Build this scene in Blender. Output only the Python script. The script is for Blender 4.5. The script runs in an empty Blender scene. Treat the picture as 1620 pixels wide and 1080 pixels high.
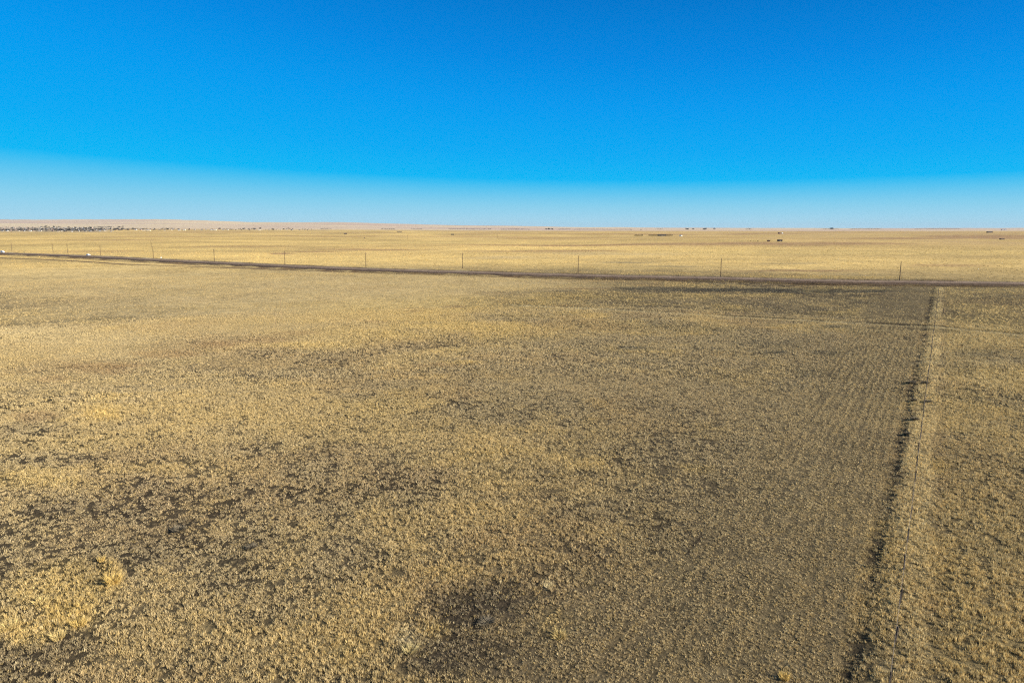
import bpy, math, random
import numpy as np

# ------------------------------------------------------------------ camera, sky, sun, exposure
S = bpy.context.scene
COL = S.collection
H = 30.0                                   # drone height above the prairie
PITCH = math.atan(180 / 1080)
F = 1080.0
EXPO = 1.3
cam = bpy.data.objects.new('camera', bpy.data.cameras.new('camera'))
COL.objects.link(cam)
cam.location = (0, 0, H)
cam.rotation_euler = (math.pi / 2 - PITCH, 0, 0)
cam.data.sensor_width = 36
cam.data.lens = 24
cam.data.clip_start = 0.5
cam.data.clip_end = 90000
S.camera = cam
S.view_settings.view_transform = 'Standard'
S.view_settings.look = 'None'
S.view_settings.exposure = EXPO
S.view_settings.gamma = 1
S.cycles.use_denoising = False
S.cycles.denoiser = 'OPENIMAGEDENOISE'
S.cycles.denoising_input_passes = 'RGB_ALBEDO_NORMAL'
S.cycles.denoising_prefilter = 'ACCURATE'
S.cycles.use_adaptive_sampling = False
S.cycles.max_bounces = 5
S.cycles.diffuse_bounces = 2
S.cycles.volume_bounces = 0
S.cycles.transparent_max_bounces = 8
S.cycles.filter_width = 1.25

SUN_ELEV = math.radians(23)
SUN_AZ = math.radians(108)                 # clockwise from the view direction (+Y)
sun_dir = (math.sin(SUN_AZ) * math.cos(SUN_ELEV), math.cos(SUN_AZ) * math.cos(SUN_ELEV), math.sin(SUN_ELEV))
sl = bpy.data.lights.new('sun', 'SUN')
sl.energy = 5.0
sl.angle = math.radians(0.5)
sl.color = (1.0, 0.93, 0.80)
so = bpy.data.objects.new('sun', sl)
COL.objects.link(so)
so.rotation_euler = (math.pi / 2 - SUN_ELEV, 0, math.pi - SUN_AZ)

W = bpy.data.worlds.new('World')
S.world = W
W.use_nodes = True
nt = W.node_tree
nt.nodes.clear()


def N(tree, typ, **kw):
    n = tree.nodes.new(typ)
    for k, v in kw.items():
        setattr(n, k, v)
    return n


def mth(tree, op, a, b=None, c=None, clamp=False):
    n = N(tree, 'ShaderNodeMath', operation=op, use_clamp=clamp)
    for i, v in enumerate((a, b, c)):
        if v is None:
            continue
        if isinstance(v, (int, float)):
            n.inputs[i].default_value = v
        else:
            tree.links.new(v, n.inputs[i])
    return n.outputs[0]


def build_sky():
    L = nt.links
    sky = N(nt, 'ShaderNodeTexSky', sky_type='NISHITA', sun_disc=False)
    sky.sun_elevation = SUN_ELEV
    sky.sun_rotation = SUN_AZ
    sky.altitude = 2000
    sky.air_density = 1.0
    sky.dust_density = 0.6
    sky.ozone_density = 2.0
    tc = N(nt, 'ShaderNodeTexCoord')
    sep = N(nt, 'ShaderNodeSeparateXYZ')
    L.new(tc.outputs['Generated'], sep.inputs[0])
    x, z = sep.outputs[0], sep.outputs[2]
    # pale band along the horizon, a little taller on the side away from the sun
    z0 = mth(nt, 'ADD', mth(nt, 'MULTIPLY', x, -0.0213), 0.0645)
    z0 = mth(nt, 'ADD', z0, mth(nt, 'MULTIPLY', mth(nt, 'MULTIPLY', x, x), 0.0275))
    t = mth(nt, 'DIVIDE', mth(nt, 'DIVIDE', mth(nt, 'MAXIMUM', z, 0.0), z0), 6.0, clamp=True)
    ramp = N(nt, 'ShaderNodeValToRGB')
    L.new(t, ramp.inputs[0])
    k = 1 / 2 ** EXPO
    stops = [(0.0, (.44, .71, .86)), (0.5, (.235, .63, .86)), (0.8, (.10, .56, .88)), (0.97, (.030, .51, .90)), (1.06, (.0, .475, .92)),
             (1.6, (.0, .405, .905)), (2.6, (.0, .325, .86)), (3.6, (.0, .245, .75)), (4.7, (.0, .185, .61)), (6.0, (.0, .14, .50))]
    el = ramp.color_ramp.elements
    while len(el) < len(stops):
        el.new(0.5)
    for e, (p, c) in zip(el, stops):
        e.position = p / 6.0
        e.color = (c[0] * k, c[1] * k, c[2] * k, 1)
    bg1 = N(nt, 'ShaderNodeBackground')
    L.new(ramp.outputs[0], bg1.inputs[0])
    bg2 = N(nt, 'ShaderNodeBackground')
    L.new(sky.outputs[0], bg2.inputs[0])
    bg2.inputs[1].default_value = 0.09
    up = N(nt, 'ShaderNodeMapRange', interpolation_type='SMOOTHSTEP')
    L.new(z, up.inputs[0])
    up.inputs[1].default_value = 0.30
    up.inputs[2].default_value = 0.55
    mix = N(nt, 'ShaderNodeMixShader')
    L.new(up.outputs[0], mix.inputs[0])
    L.new(bg1.outputs[0], mix.inputs[1])
    L.new(bg2.outputs[0], mix.inputs[2])
    out = N(nt, 'ShaderNodeOutputWorld')
    L.new(mix.outputs[0], out.inputs[0])


build_sky()

# ------------------------------------------------------------------ helpers
rng = np.random.default_rng(7)


def hash2(ix, iy, seed):
    h = (ix.astype(np.int64) * 374761393 + iy.astype(np.int64) * 668265263 + seed * 974634777) & 0xFFFFFFFF
    h = ((h ^ (h >> 13)) * 1274126177) & 0xFFFFFFFF
    h = ((h ^ (h >> 16)) * 2246822519) & 0xFFFFFFFF
    return ((h ^ (h >> 15)) & 0xFFFFFF) / float(0xFFFFFF)


def vnoise(x, y, seed=0):
    ix, iy = np.floor(x), np.floor(y)
    fx, fy = x - ix, y - iy
    fx = fx * fx * fx * (fx * (fx * 6 - 15) + 10)
    fy = fy * fy * fy * (fy * (fy * 6 - 15) + 10)
    a, b = hash2(ix, iy, seed), hash2(ix + 1, iy, seed)
    c, d = hash2(ix, iy + 1, seed), hash2(ix + 1, iy + 1, seed)
    return (a + (b - a) * fx) * (1 - fy) + (c + (d - c) * fx) * fy


def fbm(x, y, scale, octaves=4, seed=0, gain=0.5):
    """fractal noise, about -1..1; scale = size of the largest feature in metres"""
    s, a, tot = np.zeros_like(x), 1.0, 0.0
    X, Y = x / scale, y / scale
    for o in range(octaves):
        s = s + a * (vnoise(X, Y, seed + o * 17) * 2 - 1)
        tot += a
        a *= gain
        X, Y = X * 1.93 + 11.7, Y * 2.07 - 5.3
    return s / tot * 1.6


def sstep(a, b, x):
    t = np.clip((x - a) / (b - a), 0, 1)
    return t * t * (3 - 2 * t)


def lerp(a, b, t):
    return a + (b - a) * t


def G(x, y):
    """where a photo pixel (1620 wide) meets the level plain"""
    u, v = (x - 810) / F, (540 - y) / F
    dz = v * math.cos(PITCH) - math.sin(PITCH)
    t = -H / dz
    return u * t, (v * math.sin(PITCH) + math.cos(PITCH)) * t


def polydist(x, y, pts):
    """distance to an open polyline, and signed side (positive = left of travel), parameter along it"""
    best = np.full(x.shape, 1e9)
    side = np.zeros(x.shape)
    for (ax, ay), (bx, by) in zip(pts[:-1], pts[1:]):
        dx, dy = bx - ax, by - ay
        L2 = dx * dx + dy * dy
        t = np.clip(((x - ax) * dx + (y - ay) * dy) / L2, 0, 1)
        ex, ey = x - (ax + t * dx), y - (ay + t * dy)
        d = np.hypot(ex, ey)
        s = np.sign(dx * (y - ay) - dy * (x - ax))
        m = d < best
        best = np.where(m, d, best)
        side = np.where(m, s, side)
    return best, side


def smooth_line(pts, n=10):
    P = [np.array(p, float) for p in pts]
    P = [2 * P[0] - P[1]] + P + [2 * P[-1] - P[-2]]
    out = []
    for i in range(1, len(P) - 2):
        for k in range(n):
            t = k / n
            out.append(tuple(0.5 * ((2 * P[i]) + (P[i + 1] - P[i - 1]) * t + (2 * P[i - 1] - 5 * P[i] + 4 * P[i + 1] - P[i + 2]) * t * t
                                    + (3 * P[i] - P[i - 1] - 3 * P[i + 1] + P[i + 2]) * t ** 3)))
    out.append(tuple(P[-2]))
    return out


# lines on the ground
ROAD = smooth_line([(620, 262), (400, 327), (273.7, 366), (186.6, 382), (123.9, 405), (40.8, 430), (-33.9, 462), (-114.3, 498), (-213, 560), (-307, 622), (-459, 728), (-608, 812), (-900, 960), (-1300, 1120)], 6)
BANK = smooth_line([(-900, 880), (-700, 780), (-510, 684), (-419, 634), (-312, 556), (-254, 534), (-195, 510), (-108, 470)], 5)
SWALE = smooth_line([(2.5, 268), (28, 254), (55.5, 240), (96.5, 224), (125.6, 210), (144.9, 192), (185, 176)], 6)
FA = np.array([18.0, 29.7])                 # fence line
FD = np.array([0.5317, 0.8469])
FN = np.array([-FD[1], FD[0]])              # points to the left of the fence (the tilled side)


def fence_uv(x, y):
    return (x - FA[0]) * FD[0] + (y - FA[1]) * FD[1], (x - FA[0]) * FN[0] + (y - FA[1]) * FN[1]


# crest of the far hills: apparent height along the azimuth (tan of azimuth -> metres of rise per km)
HILL_A = np.array([-3, -1.2, -.75, -.62, -.50, -.44, -.38, -.31, -.25, -.18, -.10, -.05, .04, .12, .3, 3])
HILL_E = np.array([8, 11, 12, 12, 11.8, 10.5, 8.6, 8.3, 8.2, 6.3, 4.2, 3.3, 1.6, .4, -.6, -.9])


def height(x, y):
    x, y = np.asarray(x, float), np.asarray(y, float)
    r = np.hypot(x, y)
    z = 0.10 * fbm(x, y, 7, 3, 3) * sstep(400, 100, r)
    z = z + 0.35 * fbm(x, y, 45, 3, 5) * sstep(0, 120, r) * sstep(900, 500, r)
    z = z + 4.2 * fbm(x, y, 520, 3, 9) * sstep(520, 1300, r)
    dr, _ = polydist(x, y, ROAD)
    flat = sstep(75, 32, dr)
    z = z * (1 - flat)
    z = z - 0.7 * sstep(27, 20, dr) * sstep(11, 16, dr)             # ditches
    db, _ = polydist(x, y, BANK)
    z = z + 1.2 * sstep(26, 3, db) * (1 - flat)
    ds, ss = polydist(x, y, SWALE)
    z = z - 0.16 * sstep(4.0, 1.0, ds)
    u, v = fence_uv(x, y)
    inf = sstep(-5, 5, u) * sstep(385, 370, u)
    z = z + inf * (0.14 * sstep(3.2, 0.6, np.abs(v + 0.2)) - 0.10 * sstep(1.0, 0.3, np.abs(v - 2.6)))
    a = x / np.maximum(y, 1.0)
    a = np.where(y <= 0, np.sign(x) * 3, np.clip(a, -3, 3))
    depth = np.maximum(y, 0.2 * r)
    E = np.interp(a, HILL_A, HILL_E) + 0.5 * fbm(a * 3000, r * 0.0, 500, 3, 21)
    base = -H * F / np.maximum(depth, 1)
    q = np.clip((depth - 4700) / 7300, 0, 1)
    e = lerp(-H * F / 4700, E, q ** 0.75) + 0.7 * fbm(x, y, 1500, 3, 31) * q
    hill = H + e * depth / F
    crest = H + E * 12000 / F
    hill = np.where(depth > 12000, crest - (depth - 12000) * 0.012, hill)
    m = sstep(4700, 5000, depth)
    return np.maximum(lerp(z, np.maximum(hill, z), m), -6.0)


def hit(px, py, guess=None):
    """first point of the terrain on the ray through a photo pixel"""
    u, v = (px - 810) / F, (540 - py) / F
    d = np.array([u, v * math.sin(PITCH) + math.cos(PITCH), v * math.cos(PITCH) - math.sin(PITCH)])
    t = np.geomspace(1100 if py < 384 else 30, 15000, 2500)
    P = d[None, :] * t[:, None]
    gap = H + P[:, 2] - height(P[:, 0], P[:, 1])
    k = np.nonzero(gap < 0)[0]
    i = k[0] if len(k) else int(np.argmin(gap / t))
    return float(P[i, 0]), float(P[i, 1]), float(height(P[i:i + 1, 0], P[i:i + 1, 1])[0])


# ------------------------------------------------------------------ what grows where
GREY = np.array([.375, .292, .162])
TAN = np.array([.475, .352, .160])
GOLD = np.array([.54, .39, .145])
AMBER = np.array([.54, .38, .13])
PALE = np.array([.53, .43, .24])
DARK = np.array([.135, .108, .074])
SAGE = np.array([.120, .112, .085])
RUST = np.array([.27, .165, .085])
SOIL = np.array([.032, .024, .016])
PINK = np.array([.50, .37, .285])
KIN = dict(tan=TAN, gold=GOLD, amber=AMBER, pale=PALE, dark=DARK, sage=SAGE, rust=RUST, grey=GREY)
# patches of different growth, a few of them painted shade: centre and half sizes as surveyed on the photo, growth, strength
PATCHES = [
    # smooth short grass on the left and in front of the road
    (180, 480, 420, 62, 'smooth', 1.0), (520, 462, 420, 38, 'smooth', 1.0), (80, 560, 240, 34, 'smooth', .8), (360, 520, 200, 26, 'smooth', .9), (110, 600, 190, 26, 'smooth', .6), (360, 575, 190, 16, 'smooth', .6), (300, 610, 140, 10, 'smooth', .5),
    (640, 495, 170, 32, 'gold', .85), (760, 520, 110, 14, 'gold', .8), (560, 535, 110, 16, 'gold', .5), (850, 482, 130, 12, 'gold', .45),
    (1040, 470, 150, 7, 'gold', .35), (470, 548, 90, 8, 'gold', .5), (560, 480, 160, 10, 'gold', .4), (900, 470, 120, 7, 'gold', .5),
    (60, 530, 140, 14, 'pale', .5), (180, 560, 110, 9, 'pale', .45), (230, 495, 160, 10, 'grey', .35), (380, 452, 160, 7, 'grey', .25),
    # reddish rough strip
    (90, 598, 40, 7, 'rust', .7), (160, 580, 70, 8, 'rust', .85), (250, 560, 60, 8, 'rust', .85), (330, 547, 50, 8, 'rust', .7), (410, 540, 50, 6, 'rust', .55),
    (460, 527, 40, 4, 'rust', .6), (50, 660, 40, 10, 'rust', .5), (730, 575, 40, 4, 'amber', .6), (690, 580, 40, 4, 'rust', .6),
    (720, 484, 22, 2.5, 'rust', .7), (655, 492, 25, 2, 'rust', .6), (945, 501, 22, 6, 'amber', .5),
    # grey field
    (250, 612, 130, 11, 'grey', .8), (470, 590, 110, 10, 'grey', .7), (900, 600, 240, 45, 'grey', .75), (1150, 640, 260, 70, 'grey', .7),
    (1000, 545, 230, 18, 'grey', .7), (1280, 560, 170, 40, 'grey', .7), (1200, 790, 240, 110, 'grey', .8), (1330, 640, 110, 60, 'grey', .6),
    (600, 610, 60, 8, 'grey', .6), (760, 660, 90, 16, 'grey', .5), (820, 740, 120, 26, 'grey', .5), (500, 740, 90, 20, 'grey', .55),
    (1250, 475, 180, 7, 'grey', .6), (1400, 480, 90, 16, 'sage', .15), (1130, 520, 140, 8, 'sage', .25), (1240, 545, 60, 6, 'sage', .4),
    (1000, 457, 90, 3.0, 'sage', .8), (1160, 459, 150, 3.2, 'sage', .85), (1340, 461, 130, 3.0, 'sage', .7), (915, 457, 60, 1.6, 'rust', .6),  # the three sage bands paint the shade of a swale
    (1440, 519, 70, 5, 'dark', 1), (1512, 524, 46, 5, 'dark', 1), (1330, 560, 34, 4, 'sage', .8), (1230, 557, 30, 3, 'sage', .6), (1330, 517, 34, 4, 'sage', .7),
    (1365, 528, 24, 3, 'dark', .5), (1000, 550, 30, 3, 'sage', .6), (1612, 530, 30, 5, 'dark', .7), (1560, 560, 50, 6, 'sage', .4), (1290, 588, 36, 6, 'sage', .45),
    (840, 475, 8, .6, 'dark', .9), (900, 484, 36, .9, 'rust', .8), (650, 487, 40, 1.0, 'rust', .8), (590, 510, 30, 1.0, 'rust', .7),
    (1570, 600, 70, 10, 'pale', .55), (1560, 650, 60, 14, 'gold', .4), (1600, 690, 50, 10, 'gold', .3), (1540, 575, 60, 4, 'pale', .5), (1560, 520, 80, 2, 'pale', .7),
    (1560, 480, 80, 10, 'rust', .35), (1600, 500, 60, 6, 'tan', .5),
    # foreground
    (160, 655, 45, 12, 'amber', .75), (120, 700, 110, 16, 'gold', .4), (60, 760, 80, 26, 'gold', .6), (250, 690, 110, 16, 'tan', .6), (40, 640, 60, 20, 'tan', .6),
    (330, 650, 120, 22, 'tan', .55), (480, 670, 110, 30, 'tan', .7), (640, 690, 90, 30, 'tan', .55), (560, 640, 60, 12, 'gold', .35),
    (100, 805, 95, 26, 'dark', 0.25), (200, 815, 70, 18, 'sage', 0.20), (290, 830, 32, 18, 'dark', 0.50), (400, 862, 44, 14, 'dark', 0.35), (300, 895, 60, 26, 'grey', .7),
    (230, 880, 60, 20, 'dark', 0.30), (40, 1050, 90, 34, 'dark', 0.55), (120, 1020, 70, 22, 'dark', 0.55), (140, 900, 22, 22, 'dark', 0.74),  # last dark patch paints the shadow cast by the amber bunch
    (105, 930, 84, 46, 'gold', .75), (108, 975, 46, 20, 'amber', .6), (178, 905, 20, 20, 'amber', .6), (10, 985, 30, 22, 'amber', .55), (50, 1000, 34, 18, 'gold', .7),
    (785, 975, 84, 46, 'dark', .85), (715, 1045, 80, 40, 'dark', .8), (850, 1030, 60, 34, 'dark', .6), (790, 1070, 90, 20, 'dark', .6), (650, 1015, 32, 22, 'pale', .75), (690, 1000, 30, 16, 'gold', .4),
    (880, 990, 30, 24, 'gold', .75), (560, 1040, 60, 30, 'gold', .35), (866, 927, 9, 8, 'pale', .9), (620, 820, 80, 18, 'tan', .5), (760, 890, 120, 24, 'tan', .5),
    (720, 910, 60, 14, 'gold', .35), (330, 740, 130, 24, 'tan', .6), (200, 740, 80, 16, 'gold', .35), (1020, 900, 110, 30, 'tan', .35), (540, 880, 110, 26, 'grey', .5),
    (400, 960, 90, 36, 'grey', .45), (1240, 1064, 10, 12, 'amber', .6), (1100, 740, 30, 8, 'gold', .4), (1060, 1040, 90, 30, 'tan', .35), (1320, 800, 40, 20, 'gold', .25),
    (1290, 900, 60, 30, 'tan', .35), (1480, 740, 26, 12, 'gold', .6), (1530, 830, 60, 14, 'grey', .5), (1570, 870, 60, 26, 'sage', 0.45), (1500, 1000, 70, 26, 'sage', 0.40),
    (1440, 1010, 34, 20, 'pale', .6), (1590, 1040, 40, 30, 'gold', .5), (1560, 960, 40, 18, 'rust', .3), (1470, 960, 40, 22, 'rust', .3),
    # beyond the road
    (440, 400.3, 22, 1.6, 'rust', 1.00), (590, 393, 90, 1.8, 'rust', 0.72), (880, 397, 110, 2.6, 'rust', 0.72), (970, 402, 160, 3, 'grey', .4), (1150, 386, 130, 1.6, 'rust', 0.80),
    (1330, 387, 140, 2.0, 'rust', 0.80), (1420, 378, 120, 1.6, 'rust', 0.80), (1560, 375, 110, 2.4, 'rust', 0.88), (1150, 371, 160, .8, 'rust', 0.80), (920, 386, 170, 1.4, 'rust', 0.80),
    (980, 415, 60, 1.2, 'sage', .5), (1050, 421, 50, 1.6, 'sage', .45), (1270, 428, 90, 1.8, 'rust', 0.80), (1250, 417, 60, 1.6, 'sage', .35), (1500, 420, 80, 2.2, 'rust', 0.56),
    (800, 408, 60, 2.5, 'grey', .45), (500, 397, 50, 1.2, 'rust', 0.80), (380, 389, 110, .9, 'rust', 0.64), (180, 381, 120, .8, 'rust', 0.72), (180, 396, 80, 2, 'rust', 0.40),
    (640, 383, 140, 1.6, 'gold', .8), (300, 393, 140, 2.0, 'gold', .7), (1000, 392, 200, 1.8, 'gold', .6), (1200, 400, 220, 3, 'gold', .5), (700, 376, 130, 1.6, 'gold', .7),
    (80, 390, 130, 3, 'gold', .7), (560, 410, 90, 3, 'gold', .45), (900, 424, 160, 3, 'gold', .4), (1300, 438, 140, 2.4, 'gold', .4), (1500, 400, 120, 3, 'gold', .35),
]


def patch_frames():
    out = []
    for (cx, cy, hw, hh, k, s) in PATCHES:
        cy0, cy1 = max(cy - hh, 362.5), cy + hh
        c = (np.array(G(cx, cy0)) + np.array(G(cx, cy1))) / 2
        e1 = np.array([hw * c[1] / F / 0.98, 0.0])
        e2 = (np.array(G(cx, cy0)) - np.array(G(cx, cy1))) / 2
        out.append((c, np.linalg.inv(np.array([e1, e2]).T), k, s))
    return out


FRAMES = patch_frames()


def growth(x, y):
    """colour of the grass, of the ground under it, its height factor and its cover at ground points"""
    x, y = np.asarray(x, float), np.asarray(y, float)
    r = np.hypot(x, y)
    n1 = fbm(x, y, 22, 4, 41)
    n2 = fbm(x, y, 5, 3, 47)
    n3 = fbm(x, y, 160, 4, 53)
    far = sstep(370, 620, r)
    n6, n7 = fbm(x, y, 17, 4, 161), fbm(x, y, 26, 4, 167)
    t = np.clip(.42 + .42 * n1 + .40 * n2, 0, 1)
    c = lerp(GREY[None], TAN[None], t[:, None])
    c = lerp(c, (GOLD * .95)[None], (sstep(.12, .6, n6) * .32)[:, None])
    c = lerp(c, (RUST * .7 + GREY * .35)[None], (sstep(.10, .6, n7) * .36)[:, None])
    cf = lerp(lerp(TAN * .86, TAN, .3)[None], (GOLD * .55 + TAN * .5)[None], np.clip(.5 + .5 * n3 + .3 * n1, 0, 1)[:, None])
    c = lerp(c, cf, far[:, None])
    # long streaks in the distance
    n4 = fbm(x * .35, y, 300, 4, 61)
    vf = sstep(900, 1800, r)
    c = lerp(c, (GOLD * .62 + TAN * .42)[None], (vf * .35)[:, None])
    c = lerp(c, (RUST * .55 + TAN * .4)[None], (np.clip(n4 * 1.5, 0, .85) * vf)[:, None])
    c = c * (1 + (.14 * n3 + .10 * n4) * far)[:, None] * lerp(np.ones(3), np.array([.97, .925, .825]), far[:, None])
    c = lerp(c, (RUST * .55 + TAN * .40)[None], (np.clip(sstep(.0, .6, x / np.maximum(y, 1)) * (.38 + .5 * n3), 0, .8) * vf)[:, None])
    hgt = np.ones_like(x) * (1 + .35 * n1)
    cover = np.clip(.50 + .22 * n1 + .25 * n2 - .06 * sstep(.1, .7, n7) + .12 * sstep(140, 220, r), .36, 1)
    smooth = np.zeros_like(x)
    wob1, wob2 = fbm(x, y, 9, 4, 71), fbm(x, y, 9, 4, 79)
    bw1, bw2 = fbm(x, y, 60, 4, 83), fbm(x, y, 60, 4, 89)
    for (pc, inv, kind, st) in FRAMES:
        near = pc[1] < 160
        a, b = (wob1, wob2) if near else (bw1, bw2)
        qx = (x - pc[0]) * inv[0, 0] + (y - pc[1]) * inv[0, 1]
        qy = (x - pc[0]) * inv[1, 0] + (y - pc[1]) * inv[1, 1]
        sel = np.nonzero((np.abs(qx) < 2.2) & (np.abs(qy) < 2.2))[0]
        if len(sel) == 0:
            continue
        q = np.hypot(qx[sel] + .35 * a[sel], qy[sel] + .35 * b[sel]) + .25 * n2[sel]
        m = sstep(1.35, .35, q) * st
        if kind == 'smooth':
            smooth[sel] = np.maximum(smooth[sel], m)
            continue
        c[sel] = lerp(c[sel], (KIN[kind] * (.62 if kind == 'dark' and pc[1] > 160 else 1.0))[None], m[:, None])
        tall = dict(gold=1.15, amber=2.0, pale=1.25, dark=.75, sage=1.1, rust=1.15, grey=.8, tan=1.0)[kind]
        cov = dict(gold=.85, amber=.95, pale=.9, dark=.38, sage=.44, rust=.6, grey=.48, tan=.62)[kind]
        hgt[sel] = lerp(hgt[sel], tall, m)
        if kind in ('grey', 'rust'):
            cov = cov + .18 * sstep(95, 160, math.hypot(*pc))
        cover[sel] = lerp(cover[sel], cov, m)
    sm = smooth[:, None]
    c = lerp(c, lerp(c, (TAN * .95)[None], .65), sm)
    hgt = lerp(hgt, .42, smooth)
    cover = lerp(cover, .95, smooth)
    # the fence line: tall pale strip, bare furrow beside it toned for soil and shade, drilled stubble to the left
    u, v = fence_uv(x, y)
    inf = sstep(-6, 4, u) * sstep(380, 372, u)
    wv = v + .5 * fbm(x, y, 6, 3, 97)
    strip = inf * sstep(2.3, .8, np.abs(wv + .4)) * np.clip(.75 + .55 * fbm(x, y, 9, 3, 98), 0, 1)
    c = lerp(c, (PALE * .72 + GOLD * .4)[None], np.clip(strip, 0, 1)[:, None] * .9)
    hgt = lerp(hgt, 1.35, np.clip(strip, 0, 1))
    cover = lerp(cover, .95, np.clip(strip, 0, 1))
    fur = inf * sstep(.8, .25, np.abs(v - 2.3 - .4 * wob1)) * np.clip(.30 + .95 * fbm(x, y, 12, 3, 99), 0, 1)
    c = lerp(c, DARK[None], fur[:, None] * .4)  # dark bare soil, with the shade of the tall strip painted in
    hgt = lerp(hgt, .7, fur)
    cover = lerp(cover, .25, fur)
    # old wheel tracks parallel to the fence on its right, short plough marks on its left
    for tv, u0, u1 in ((-6.5, 75, 170), (-8.3, 70, 200), (-11.5, 90, 210), (-13.2, 95, 190)):
        tm = sstep(.55, .2, np.abs(v - tv - .25 * wob1)) * sstep(u0 - 20, u0 + 20, u) * sstep(u1 + 30, u1 - 30, u) * np.clip(.32 + .4 * n2, 0, .7)
        c = lerp(c, (DARK * 1.2)[None], tm[:, None] * .8)
        cover = lerp(cover, .08, tm)
    for (ax, ay), (bx, by) in ((G(945, 956), G(958, 936)), (G(976, 961), G(992, 944)), (G(1012, 966), G(1032, 943)), (G(1085, 878), G(1112, 845))):
        dm, _ = polydist(x, y, [(ax, ay), (bx, by)])
        tm = sstep(.28, .08, dm)
        c = lerp(c, DARK[None], tm[:, None])
        cover = lerp(cover, -.6, tm)
    till = inf * sstep(2.5, 4, v) * sstep(25 + 5 * n1, 17 + 5 * n1, v)
    c = lerp(c, lerp(GREY, TAN, .30)[None], till[:, None] * .7)
    hgt = lerp(hgt, .62, till)
    cover = lerp(cover, .64, till * .9)
    right = inf * sstep(-1.5, -4, v)
    hgt = hgt * (1 + .25 * right)
    rg = right * sstep(-45, -12, v) * (.5 + .3 * n1)
    c = lerp(c, (GOLD * .6 + PALE * .4)[None], np.clip(rg, 0, .7)[:, None])
    cover = lerp(cover, .64, np.clip(rg, 0, .7))
    # swale: pale grass on the near lip, dark cut on the far side
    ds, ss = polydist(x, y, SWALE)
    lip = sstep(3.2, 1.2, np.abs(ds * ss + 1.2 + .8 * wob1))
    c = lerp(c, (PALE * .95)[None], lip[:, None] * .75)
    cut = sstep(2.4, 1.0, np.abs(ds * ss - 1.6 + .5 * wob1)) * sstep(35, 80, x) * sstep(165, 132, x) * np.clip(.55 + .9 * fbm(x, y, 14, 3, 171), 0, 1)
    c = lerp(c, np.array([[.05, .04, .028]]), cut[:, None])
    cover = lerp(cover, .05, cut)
    # verges: pale grass beside the gravel, a dark line of weeds along each outer edge of the ditches
    dr, sr = polydist(x, y, ROAD)
    wr = fbm(x, y, 12, 3, 101)
    sd = dr * sr
    verge = sstep(26, 23, dr + 1.5 * wr)
    c = lerp(c, np.where((sd < 0)[:, None], (PALE * .85)[None], lerp((TAN * .75)[None], (RUST * .55)[None], np.clip(.5 + .9 * wr, 0, 1)[:, None])), verge[:, None] * .9)
    w1 = sstep(4.2, 2.2, np.abs(sd + 21 + 1.0 * wr)) * np.clip(.8 + .5 * fbm(x, y, 30, 2, 102), .3, 1)
    w2 = sstep(5.0, 3.0, np.abs(sd - 25.5 + 1.2 * wr)) * np.clip(.8 + .6 * fbm(x, y, 30, 2, 103), .3, 1)
    wd = np.maximum(w1, w2)
    c = lerp(c, (RUST * .2 + DARK * .35)[None], wd[:, None])
    hgt = lerp(hgt, 1.3, wd)
    cover = lerp(cover, .8, wd)
    db, _ = polydist(x, y, BANK)
    bk = sstep(7.5, 3.5, db + .6 * wr)
    c = lerp(c, (RUST * .3 + DARK * .3)[None], bk[:, None] * .95)
    # far hills: pale strips, the pink of haze put into their colour
    q = sstep(5200, 6400, np.maximum(y, 0))
    n5 = fbm(x * .4, y, 900, 4, 111)
    hc = lerp((PINK * .85)[None], (PALE * .6 + PINK * .4)[None], np.clip(.5 + .8 * n5, 0, 1)[:, None])
    c = lerp(c, hc, q[:, None])
    # yards and streets of the town
    az = x / np.maximum(y, 1.0)
    tw = sstep(4750, 4900, y) * sstep(6800, 6300, y) * sstep(-.575, -.60, az) * .62 + sstep(4800, 4950, y) * sstep(5500, 5200, y) * sstep(-.575, -.60, -az - 1.15) * sstep(-.34, -.38, az) * .0
    c = lerp(c, np.array([[.17, .145, .13]]), tw[:, None])
    soil = lerp(SOIL[None] * (1 + .25 * n2)[:, None], c * lerp(.42, .85, smooth)[:, None], (np.clip(cover, 0, 1) ** 1.5)[:, None])
    ground = lerp(soil, c, np.maximum(far * .9, np.maximum(wd, bk))[:, None])
    return c, ground, hgt, cover, till, smooth


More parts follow.
